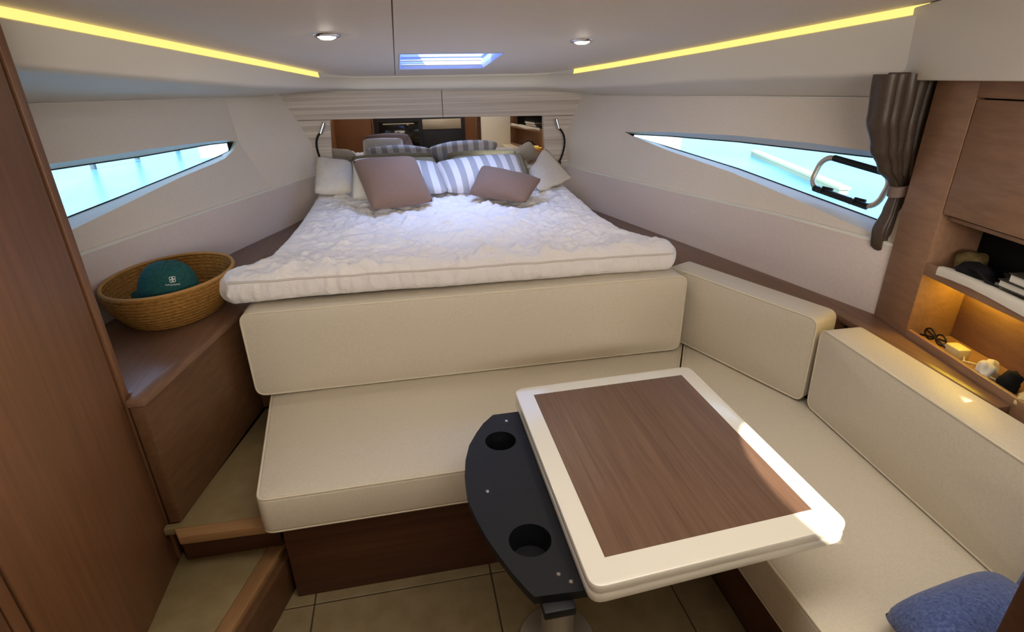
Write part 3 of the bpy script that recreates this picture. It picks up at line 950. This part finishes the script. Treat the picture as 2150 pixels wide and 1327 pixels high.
tray = from_bm('cup_tray', plate(.628, .649), M['black'], tb, .5)
tray['label'] = 'black slide-out tray with two cup holders'
for (hx, hy, hr) in ((.205, 1.269, .044), (.205, .897, .048)):
    lathe('cup_holder', [(hr + .0005, .058), (hr, .050), (hr - .003, .0), (0, 0)], (hx, hy, .585), M['black'], tray, 28)
box('slide_rail', (.195, .728, .606), (.262, .80, .6275), M['black'], tray, .004)
for x, y in ((.136, 1.072), (.242, .795), (.240, 1.361), (.262, .772)):
    lathe('screw', [(0, .0015), (.0042, .0012), (.005, 0)], (x, y, .649), M['chrome'], tray, 10)
bm = bmesh.new()
add_lathe(bm, [(.0, .028), (.05, .028), (.058, .022), (.115, .012), (.12, .006), (.12, 0.0), (0, 0)], (.335, 1.10, .0005), 36)
from_bm('foot', bm, M['steel'], tb, .7)
lathe('pedestal', [(0, .028), (.048, .028), (.048, .33), (.043, .335), (.043, .615), (0, .615)], (.335, 1.10, 0), M['steel'], tb, 28)
box('mount_plate', (.345, .95, .6155), (.60, 1.25, .649), M['black'], tb, .004)

# ============================================================ SMALLER THINGS
# ---- pillows
pillow('brown_pillow', [(-.172, 2.88, .972), (.165, 2.99, .975), (.087, 3.22, 1.195), (-.27, 3.20, 1.192)], .16, M['brown_fabric'], 'square mauve-brown pillow on the left of the bed, leaning on a cream one', 'brown scatter pillows', .05, seed=1)
pillow('brown_pillow', [(.349, 3.10, .985), (.643, 2.85, .975), (.790, 3.08, 1.060), (.462, 3.28, 1.125)], .13, M['brown_fabric'], 'smaller mauve-brown pillow lying tilted on the right of the bed', 'brown scatter pillows', .05, seed=2)
pillow('striped_pillow', [(.235, 3.22, .98), (.75, 3.20, .98), (.745, 3.50, 1.145), (.185, 3.50, 1.115)], .17, M['stripe'], 'large grey and white striped pillow behind the smaller brown one', 'striped pillows', .05, seed=3)
pillow('striped_pillow', [(-.27, 3.34, .98), (.272, 3.19, .98), (.240, 3.52, 1.115), (-.25, 3.58, 1.145)], .15, M['stripe_b'], 'grey and white striped pillow mostly hidden behind the square brown one', 'striped pillows', .05, seed=4)
pillow('cream_pillow', [(-.293, 3.15, .978), (.05, 3.12, .978), (.035, 3.37, 1.185), (-.268, 3.33, 1.185)], .14, M['cream_fabric'], 'plain cream pillow right behind the square brown one', None, .05, seed=5)
pillow('white_pillow', [(-.515, 3.36, .985), (-.28, 3.34, .985), (-.30, 3.68, 1.12), (-.51, 3.68, 1.155)], .13, M['cream_fabric'], 'rumpled white pillow in the left corner beside the hull wall', 'white corner pillows', .04, seed=6, wr=.012)
pillow('white_pillow', [(.80, 3.50, 1.00), (.76, 3.10, .985), (1.085, 3.45, .99), (.95, 3.66, 1.165)], .12, M['cream_fabric'], 'white pillow standing on its corner at the right end of the bed', 'white corner pillows', .04, seed=7, wr=.012)
pillow('grey_pillow', [(-.37, 3.66, .985), (.27, 3.66, .985), (.23, 3.77, 1.12), (-.33, 3.77, 1.12)], .11, M['grey_fabric'], 'sage grey pillow against the mirror behind the left striped pillow', 'grey pillows by the mirror', .05, seed=8)
pillow('grey_pillow', [(.29, 3.66, .985), (.86, 3.66, .985), (.82, 3.77, 1.115), (.32, 3.77, 1.115)], .11, M['grey_fabric'], 'sage grey pillow against the mirror behind the right striped pillow', 'grey pillows by the mirror', .05, seed=9)

# ---- blue pillows on the bench
pillow('blue_pillow', [(.90, .515, .545), (1.22, .515, .575), (1.262, .690, .530), (.930, .662, .515)], .15, M['blue'], 'fluffy blue pillow lying flat on the right seat cushion', 'blue pillows', .01, seed=11)
pillow('blue_pillow', [(1.245, .64, .52), (1.240, .52, .52), (1.285, .515, .70), (1.282, .65, .645)], .09, M['blue'], 'blue pillow standing against the nearest back cushion behind the flat one', 'blue pillows', .04, seed=12)

# ---- wooden end panel at the near right corner
ep = thing('end_partition', 'white partition with a dark wooden edge post at the near end of the bench', 'partition', (1.2, .48, 0))
prism('edge_post', [(.985, .502), (.985, .452), (1.035, .452), (1.035, .502)], 0, 1.15, M['wood_x'], ep, .005)
prism('panel', [(1.036, .498), (1.036, .458), (1.415, .458), (1.415, .498)], 0, 1.15, M['white_panel'], ep, .003)

# ---- basket and cap
BC = (-.898, 2.19, .781)
bk = thing('basket', 'round woven seagrass basket on the side locker holding the green cap', 'basket', BC)
def coils(rz, c, n=44, ribs=.0028, t=.010, m=110):
    """stacked coil rows: outside up, inside down"""
    prof = []
    N_ = 11
    outp = []
    for k in range(N_ * 6 + 1):
        f = k / (N_ * 6)
        r = .155 + (.222 - .155) * (1 - (1 - f) ** 2.0)
        z = .148 * f
        outp.append((r + ribs * abs(math.sin(math.pi * f * N_)), z))
    inp = [(r - t - ribs, max(z, .012)) for r, z in reversed(outp)]
    prof = [(0, 0)] + [(.15, 0)] + outp + inp + [(0, .012)]
    return prof
lathe('basket_body', coils(None, None), BC, M['basket'], bk, 96, .955, 1.25, -.12, 1.5)
bm = bmesh.new()
ring = []
for k in range(96):
    t = 2 * math.pi * k / 96
    x, y = .2165 * .955 * math.cos(t), .2165 * 1.25 * math.sin(t)
    ring.append(V((BC[0] + x * math.cos(-.12) - y * math.sin(-.12), BC[1] + x * math.sin(-.12) + y * math.cos(-.12), BC[2] + .148)))
add_tube(bm, ring, .0068, 8, True)
from_bm('rim', bm, M['basket_rim'], bk, 1.5)

def make_cap():
    c = V((-.884, 2.10, .868))
    cap = thing('baseball_cap', 'dark teal baseball cap with a small white emblem inside the basket', 'cap', c)
    Rm = Matrix.Rotation(math.radians(8), 3, 'Y') @ Matrix.Rotation(math.radians(-4), 3, 'X')
    n, m = 60, 16
    verts = []; faces = []
    def dome(a, f, off=0):
        r = .098 * math.cos(f * math.pi / 2) ** .62 if f < 1 else 0
        z = .135 * math.sin(f * math.pi / 2) ** .95
        seam = .0022 * math.exp(-(((a * 6 / (2 * math.pi)) % 1 - .5) / .04) ** 2)
        # the crown is a bit longer than wide and softly dented
        d = 1 + .03 * math.sin(2 * a + .6) * (1 - f)
        p = V((math.cos(a) * (r * d + off - seam), math.sin(a) * 1.06 * (r * d + off - seam), z + off * f))
        p += V((0, 0, .004 * noise.noise(p * 30)))
        return c + Rm @ p
    for j in range(m + 1):
        for i in range(n):
            verts.append(dome(2 * math.pi * i / n, min(j / m, .985)))
    for j in range(m):
        for i in range(n):
            faces.append((j * n + i, j * n + (i + 1) % n, (j + 1) * n + (i + 1) % n, (j + 1) * n + i))
    faces.append(tuple(m * n + i for i in range(n)))
    mesh('crown', verts, faces, M['cap'], cap, 3.0)
    lathe('button', [(0, .006), (.006, .005), (.008, 0)], c + Rm @ V((0, 0, .134)), M['cap'], cap, 12)
    # brim, pointing away towards the hull
    rows = []
    for t, rr in ((0, .094), (.35, .120), (.7, .145), (1, .160)):
        row = []
        for k in range(13):
            a = math.radians(140 - 62 + 124 * k / 12)
            s = math.sin(math.pi * k / 12)
            q = V((math.cos(a) * (.094 + (rr - .094) * s), math.sin(a) * (.099 + (rr - .094) * s), .004 - .012 * t * (1 - s) - .004 * t))
            row.append(c + Rm @ q)
        rows.append(row)
    rows = rows + [[p - V((0, 0, .004)) for p in r] for r in reversed(rows)]
    loft('brim', rows, M['cap'], cap, 1.0)
    # emblem: two mirrored letter-like strokes over a short line of small lettering
    a0 = math.radians(-61)
    def on(u, v):
        return dome(a0 + u / .095, .41 + v / .118 * .72, .0012)
    bm = bmesh.new()
    def stroke(pts, r=.0011):
        add_tube(bm, [on(*p) for p in pts], r, 5)
    s = .0085
    for sg in (-1, 1):
        x0 = .0016 * sg
        stroke([(x0, 0), (x0, 2.2 * s)])
        stroke([(x0, 2.2 * s), (x0 + sg * s, 2.1 * s), (x0 + sg * 1.15 * s, 1.7 * s), (x0 + sg * s, 1.25 * s), (x0, 1.15 * s)])
        stroke([(x0, 1.15 * s), (x0 + sg * .9 * s, .95 * s), (x0 + sg * 1.0 * s, .45 * s), (x0 + sg * .75 * s, .05 * s), (x0, 0)])
    for k in range(12):
        u = -.0245 + .0042 * k
        h = .0040
        stroke([(u, -.0105), (u, -.0105 + h)], .0007)
        if k % 2 == 0: stroke([(u, -.0105 + h), (u + .0024, -.0105 + h)], .0006)
        if k % 3 != 1: stroke([(u, -.0085), (u + .0024, -.0085)], .0006)
        if k % 3 == 1: stroke([(u, -.0105), (u + .0024, -.0105)], .0006)
    from_bm('emblem', bm, M['cap_white'], cap, 1.0)
make_cap()

# ---- reading lamps
def lamp(label, base, mid, tip, head_dir):
    t = thing('reading_lamp', label, 'lamp', base, 'bunk reading lamps')
    b, m_, e = V(base), V(mid), V(tip)
    pts = [b * (1 - s) ** 2 + m_ * 2 * s * (1 - s) + e * s * s for s in [k / 14 for k in range(15)]]
    tube('gooseneck', pts, .007, M['black'], t, 8)
    d = V(head_dir).normalized()
    tube('lamp_head', [e - d * .008, e, e + d * .052, e + d * .058], .0125, M['chrome'], t, 12)
    tube('lamp_lens', [e + d * .058, e + d * .061], .010, M['black_gloss'], t, 12)
    fbox('wall_mount', b + V((0, .002, 0)), (1, 0, 0), (0, 0, 1), (0, -1, 0), -.018, .018, -.026, .026, -.004, .016, M['black'], t, .004)
lamp('black gooseneck reading lamp with chrome head at the left end of the mirror', (-.495, 3.835, 1.085), (-.545, 3.79, 1.24), (-.475, 3.79, 1.292), (.45, .1, 1))
lamp('black gooseneck reading lamp with chrome head at the right end of the mirror', (1.090, 3.835, 1.02), (1.165, 3.79, 1.20), (1.075, 3.79, 1.27), (-.28, .1, 1))

# ---- downlights
def downlight(x, y, label):
    t = thing('downlight', label, 'light', cz(x, y), 'ceiling downlights')
    sl_ = -.08
    bm = bmesh.new()
    add_lathe(bm, [(.030, -.006), (.036, -.008), (.046, -.004), (.048, .0), (.030, 0.0)], (0, 0, 0), 32)
    bmesh.ops.transform(bm, matrix=Matrix.Translation(cz(x, y)) @ Matrix.Rotation(math.atan(sl_), 4, 'X'), verts=bm.verts)
    from_bm('bezel', bm, M['chrome'], t, .8)
    bm = bmesh.new()
    add_lathe(bm, [(0, -.013), (.020, -.012), (.030, -.006), (.030, -.002), (0, -.002)], (0, 0, 0), 24)
    bmesh.ops.transform(bm, matrix=Matrix.Translation(cz(x, y)) @ Matrix.Rotation(math.atan(sl_), 4, 'X'), verts=bm.verts)
    from_bm('lens', bm, M['lamp'], t, .8)
downlight(-.207, 2.177, 'small round chrome downlight left of the roof hatch')
downlight(.752, 2.333, 'small round chrome downlight right of the roof hatch')

# ---- roof hatch
ht = thing('roof_hatch', 'rectangular white-framed roof hatch with blue-lit acrylic pane over the bed', 'hatch', cz(.27, 3.0))
def hrow(d, up): return [cz(x, y, up) for x, y in [(.040 - d, 2.69 - d), (.50 + d, 2.69 - d), (.50 + d, 3.34 + d), (.040 - d, 3.34 + d)]]
loft('hatch_frame', [hrow(.004, -.001), hrow(0, -.003), hrow(-.006, .012), hrow(-.006, .03), hrow(.0, .032), hrow(0, .055), hrow(-.008, .057), hrow(-.008, .19)], M['hatch_liner'], ht, .5, True)
holed('pane', hrow(-.009, .16), [], M['hatch_pane'], ht)
tube('blind_bar', [cz(.05, 3.315, .016), cz(.49, 3.315, .016)], .004, M['steel'], ht, 8)
tube('blind_bar', [cz(.05, 3.30, .036), cz(.49, 3.30, .036)], .004, M['steel'], ht, 8)

# ---- curtain with tieback
def make_curtain():
    t = thing('curtain', 'brown pleated curtain gathered by a band beside the right window', 'curtain', (1.64, 1.62, .98))
    nz, nx = 40, 90
    # z, left x, right x
    key = [(1.585, 1.490, 1.735), (1.45, 1.500, 1.735), (1.36, 1.536, 1.722), (1.29, 1.582, 1.715), (1.235, 1.640, 1.712), (1.205, 1.648, 1.712), (1.15, 1.636, 1.722), (1.08, 1.616, 1.732), (1.03, 1.622, 1.738), (.975, 1.668, 1.742)]
    def ip(z):
        for a, b in zip(key, key[1:]):
            if z >= b[0]:
                f = (z - a[0]) / (b[0] - a[0]); f = f * f * (3 - 2 * f)
                return a[1] + (b[1] - a[1]) * f, a[2] + (b[2] - a[2]) * f
        return key[-1][1:]
    rows = []
    for j in range(nz + 1):
        z = 1.585 + (.975 - 1.585) * j / nz
        xl, xr = ip(z)
        wd = xr - xl
        amp = .010 + .045 * min(1, wd / .26)
        amp *= .62
        row = []
        for i in range(nx + 1):
            u = i / nx
            ph = u * 6.5 * 2 * math.pi + 1.2 * noise.noise(V((u * 5, z * 2.2, 1)))
            y = 1.600 + amp * math.sin(ph) + .014 * noise.noise(V((u * 7, z * 5, 3)))
            x = xl + wd * u + .020 * math.cos(ph) * wd / .26
            row.append((x, y, z + (.012 * math.sin(ph * .5) if j == nz else 0)))
        rows.append(row)
    rows += [[(p[0] + .003, p[1] + .004, p[2]) for p in r] for r in reversed(rows)]
    loft('cloth', rows, M['curtain'], t, 1.2)
    band = []
    for k in range(25):
        a = 2 * math.pi * k / 24
        band.append((1.684 + .048 * math.cos(a), 1.598 + .036 * math.sin(a)))
    bl = []
    for dz, g in ((.022, -.003), (.020, .002), (-.014, .002), (-.016, -.003)):
        bl.append([(x + g * math.cos(2 * math.pi * k / 24), y + g * math.sin(2 * math.pi * k / 24), 1.222 + dz + .012 * math.cos(2 * math.pi * k / 24)) for k, (x, y) in enumerate(band)])
    loft('tieback', bl, M['tie'], t, 1.0)
    box('curtain_rail', (1.52, 1.594, 1.582), (1.74, 1.606, 1.590), M['curtain'], t, .002)
make_curtain()

# ---- things in the niches
def P(a, n, z): return CO + CA * a + CN * n + V((0, 0, z))
def lump(name, c, sx, sy, sz, mat, label, cat, rot=0, seed=0, rough=.25, group=None):
    bm = bmesh.new()
    bmesh.ops.create_icosphere(bm, subdivisions=3, radius=1)
    for v in bm.verts:
        p = v.co.copy()
        k = 1 + rough * noise.noise(p * 1.7 + V((seed, 0, 0)))
        v.co = V((p.x * sx * k, p.y * sy * k, max(-.55, p.z) * sz * k))
    zmin = min(v.co.z for v in bm.verts)
    R_ = Matrix.Rotation(rot, 3, 'Z')
    for v in bm.verts:
        v.co.z -= zmin
        v.co = V(c) + R_ @ v.co
    o = from_bm(name, bm, mat, None, 3.0)
    tag(o, label, cat, group)
    return o
US = 1.0165   # shelf top
LS = .7765    # niche floor
# upper niche
lump('cloth_pouch', P(.225, -.095, US), .042, .042, .045, M['khaki'], 'crumpled khaki cloth pouch in the far corner of the upper niche', 'pouch', .3, 2)
bag = thing('camera_bag', 'black soft bag with a strap lying on paper in the upper niche', 'bag', P(.275, -.06, US))
def sub_lump(name, c, sx, sy, sz, mat, parent, seed=0, rot=0, rough=.25):
    o = lump(name, c, sx, sy, sz, mat, '', '', rot, seed, rough)
    del o['label']; del o['category']
    o.parent = parent; o.location = -parent.location
    return o
sub_lump('bag_body', P(.295, -.055, US + .003), .036, .052, .032, M['black_matte'], bag, 3, .2)
tube('strap', [P(.30, -.03, US + .045), P(.34, -.02, US + .05), P(.37, -.025, US + .03), P(.39, -.05, US + .012)], .005, M['black_matte'], bag, 6)
sg = thing('sunglasses', 'dark sunglasses behind the black bag in the upper niche', 'glasses', P(.36, -.13, US))
for k in (-1, 1):
    bm = bmesh.new()
    add_lathe(bm, [(0, .003), (.02, .002), (.026, 0), (.02, -.002), (0, -.003)], (0, 0, 0), 20, 1.15, .85)
    bmesh.ops.transform(bm, matrix=Matrix.Translation(P(.37 + .031 * k, -.10, US + .026)) @ Matrix.Rotation(math.radians(100), 4, 'Z') @ Matrix.Rotation(math.radians(80), 4, 'X'), verts=bm.verts)
    from_bm('lens', bm, M['black_gloss'], sg, .8)
    tube('temple', [P(.37 + .06 * k, -.10, US + .032), P(.37 + .058 * k, -.125, US + .03), P(.37 + .05 * k, -.142, US + .012)], .0025, M['black'], sg, 6)
tube('bridge', [P(.362, -.098, US + .03), P(.37, -.096, US + .035), P(.378, -.098, US + .03)], .003, M['black'], sg, 6)
ps = thing('paper_sheet', 'white sheet of paper lapping over the front lip of the upper niche', 'paper', P(.5, -.04, US))
rows = []
for i in range(14):
    a = .225 + (1.10 - .225) * i / 13
    wv = .002 * math.sin(i * 1.1)
    rows.append([P(a, -.135, US + .004 + wv), P(a, -.08, US + .006 + wv), P(a, -.01, US + .0235 + wv), P(a, .002, US + .0225 + wv), P(a, .0045, US + .012), P(a, .004, US - .002 + .006 * math.sin(i * .8))])
loft('sheet', rows + [[p + V((0, 0, .0012)) for p in r] for r in reversed(rows)], M['paper'], ps, 1.0)
def book(a0, a1, n0, n1, z, h, label):
    t = thing('book', label, 'book', P((a0 + a1) / 2, (n0 + n1) / 2, z), 'books in the upper niche')
    fbox('pages', CO, CA, CB, CN, a0 + .004, a1 - .003, z + .003, z + h - .003, n0 + .004, n1 - .004, M['paper'], t, 0)
    fbox('cover', CO, CA, CB, CN, a0, a1, z + h - .003, z + h, n0, n1, M['book_cover'], t, .0005)
    fbox('cover', CO, CA, CB, CN, a0, a1, z, z + .003, n0, n1, M['book_cover'], t, .0005)
book(.40, .70, -.142, -.03, US + .026, .022, 'lower of the two dark-covered books stacked in the upper niche')
book(.43, .72, -.138, -.026, US + .0485, .026, 'upper of the two dark-covered books stacked in the upper niche')
# lower niche
def loop_tube(name, pts, r, mat, label, cat, group=None):
    o = tube(name, pts, r, mat, None, 6)
    tag(o, label, cat, group); return o
gl = thing('eyeglasses', 'folded dark eyeglasses at the far end of the lower niche', 'glasses', P(.215, -.06, LS))
for k in (0, 1):
    pts = [P(.205 + .05 * k + .022 * math.cos(t), -.055, LS + .024 + .017 * math.sin(t)) for t in [2 * math.pi * q / 16 for q in range(16)]]
    tube('rim', pts, .003, M['black'], gl, 6, True)
tube('temple', [P(.185, -.055, LS + .03), P(.25, -.035, LS + .034), P(.31, -.028, LS + .026)], .003, M['black'], gl, 6)
tube('temple', [P(.277, -.055, LS + .03), P(.22, -.05, LS + .02), P(.18, -.045, LS + .01)], .003, M['black'], gl, 6)
ch = thing('charger_plug', 'pale yellow charger plug with prongs lit by amber light in the lower niche', 'charger', P(.33, -.06, LS))
fbox('plug_body', P(.33, -.05, LS), CA, CB, CN, -.03, .03, .0, .042, -.022, .022, M['yellow_plastic'], ch, .008)
for k in (-1, 1):
    tube('prong', [P(.300, -.05 + .009 * k, LS + .024), P(.282, -.05 + .009 * k, LS + .026)], .0028, M['chrome'], ch, 6)
pts = [P(.36, -.05, LS + .02)]
for k in range(22):
    t = k / 21
    pts.append(P(.37 + .13 * t, -.045 + .018 * math.sin(t * 11), LS + .010 + .012 * abs(math.sin(t * 7))))
tube('cable', pts, .0035, M['yellow_plastic'], ch, 6)
lump('tissue', P(.445, -.05, LS), .045, .024, .030, M['paper'], 'crumpled pale tissue beside the charger in the lower niche', 'tissue', .4, 5, .5)
lump('key_pouch', P(.515, -.055, LS), .038, .026, .034, M['black_matte'], 'small dark pouch between tissue and handset in the lower niche', 'pouch', .2, 6, .3)
lump('sponge', P(.60, -.04, LS), .04, .022, .026, M['yellow_plastic'], 'beige crumpled cloth next to the black handset in the lower niche', 'cloth', .1, 8, .35)
hs = thing('radio_handset', 'black radio handset with coiled cord at the near end of the lower niche', 'handset', P(.75, -.06, LS))
pts = []
for k in range(150):
    t = k / 149
    a = .635 + .20 * t
    pts.append(P(a, -.035 + .016 * math.cos(t * 2 * math.pi * 13), LS + .022 + .016 * math.sin(t * 2 * math.pi * 13)))
tube('coiled_cord', pts, .0038, M['black'], hs, 6)
fbox('handset_body', P(.75, -.10, LS), CA, CB, CN, -.06, .06, .0, .075, -.03, .03, M['black'], hs, .012)

# ============================================================ OUTSIDE
sea = mesh('sea', [(-150, -120, -.3), (150, -120, -.3), (150, 200, -.3), (-150, 200, -.3)], [(0, 1, 2, 3)], M['water'], None, None, 'structure')
def boat(x, y, L, rot, label):
    t = thing('moored_boat', label, 'boat', (x, y, -.3), 'moored boats outside')
    Rz = Matrix.Rotation(rot, 3, 'Z')
    def W(p): return V((x, y, 0)) + Rz @ V(p)
    rows = []
    for k in range(11):
        f = k / 10
        hw = L * .14 * (1 - max(0, (f - .45) / .55) ** 2.2) * (.85 + .15 * min(1, f * 4))
        sh = .75 + .35 * f * f
        yy = -L / 2 + L * f
        rows.append([W((-hw, yy, sh)), W((-hw * .92, yy, .2)), W((-hw * .6, yy, -.32)), W((hw * .6, yy, -.32)), W((hw * .92, yy, .2)), W((hw, yy, sh))])
    loft('hull', rows, M['boat_white'], t, .7)
    mesh('deck', [r[0] for r in rows] + [r[-1] for r in rows], [(k, k + 1, 12 + k, 11 + k) for k in range(10)], M['boat_white'], t, None)
    cab = [W((-L * .09, -L * .25, .8)), W((L * .09, -L * .25, .8)), W((L * .07, L * .2, .9)), W((-L * .07, L * .2, .9))]
    top = [W((-L * .08, -L * .22, 1.5)), W((L * .08, -L * .22, 1.5)), W((L * .05, L * .1, 1.45)), W((-L * .05, L * .1, 1.45))]
    loft('cabin', [cab, top], M['black_gloss'], t, None, True)
    mesh('roof', top, [(0, 1, 2, 3)], M['boat_white'], t, None)
boat(-2.0, 17.9, 7, -1.297, 'white motor boat moored beyond the tip of the port window')
boat(4.2, 14.5, 6, 1.125, 'white motor boat moored beyond the tip of the starboard window')
for i, (x, y, h, lab) in enumerate([(-7.25, 15.2, 1.3, 'dark mooring post standing in the water, nearest of the three outside the port window'), (-6.95, 16.9, 1.1, 'dark mooring post standing in the water, middle of the three outside the port window'), (-6.5, 18.6, 1.0, 'dark mooring post standing in the water, farthest of the three outside the port window')]):
    pst = lathe('mooring_post', [(0, h), (.05, h), (.06, h - .04), (.065, -.5), (0, -.5)], (x, y, -.3), M['post'], None, 12)
    tag(pst, lab, 'post', 'mooring posts')
dk = thing('floating_dock', 'pale floating dock with planks crossing the water beyond the starboard window', 'dock', (8.2, 10.2, -.3))
d0, d1 = V((8.6, 12.6, 0)), V((7.2, 8.0, 0))
dv = (d1 - d0).normalized(); dn = V((-dv.y, dv.x, 0))
for k in range(30):
    q = d0 + dv * (k * .165)
    fbox('plank', q, dv, dn, (0, 0, 1), 0, .15, -.09, .09, -.22, -.18, M['dockwood'], dk, 0)
fbox('float', d0, dv, dn, (0, 0, 1), 0, 4.9, -.07, .07, -.34, -.221, M['dockwood'], dk, 0)
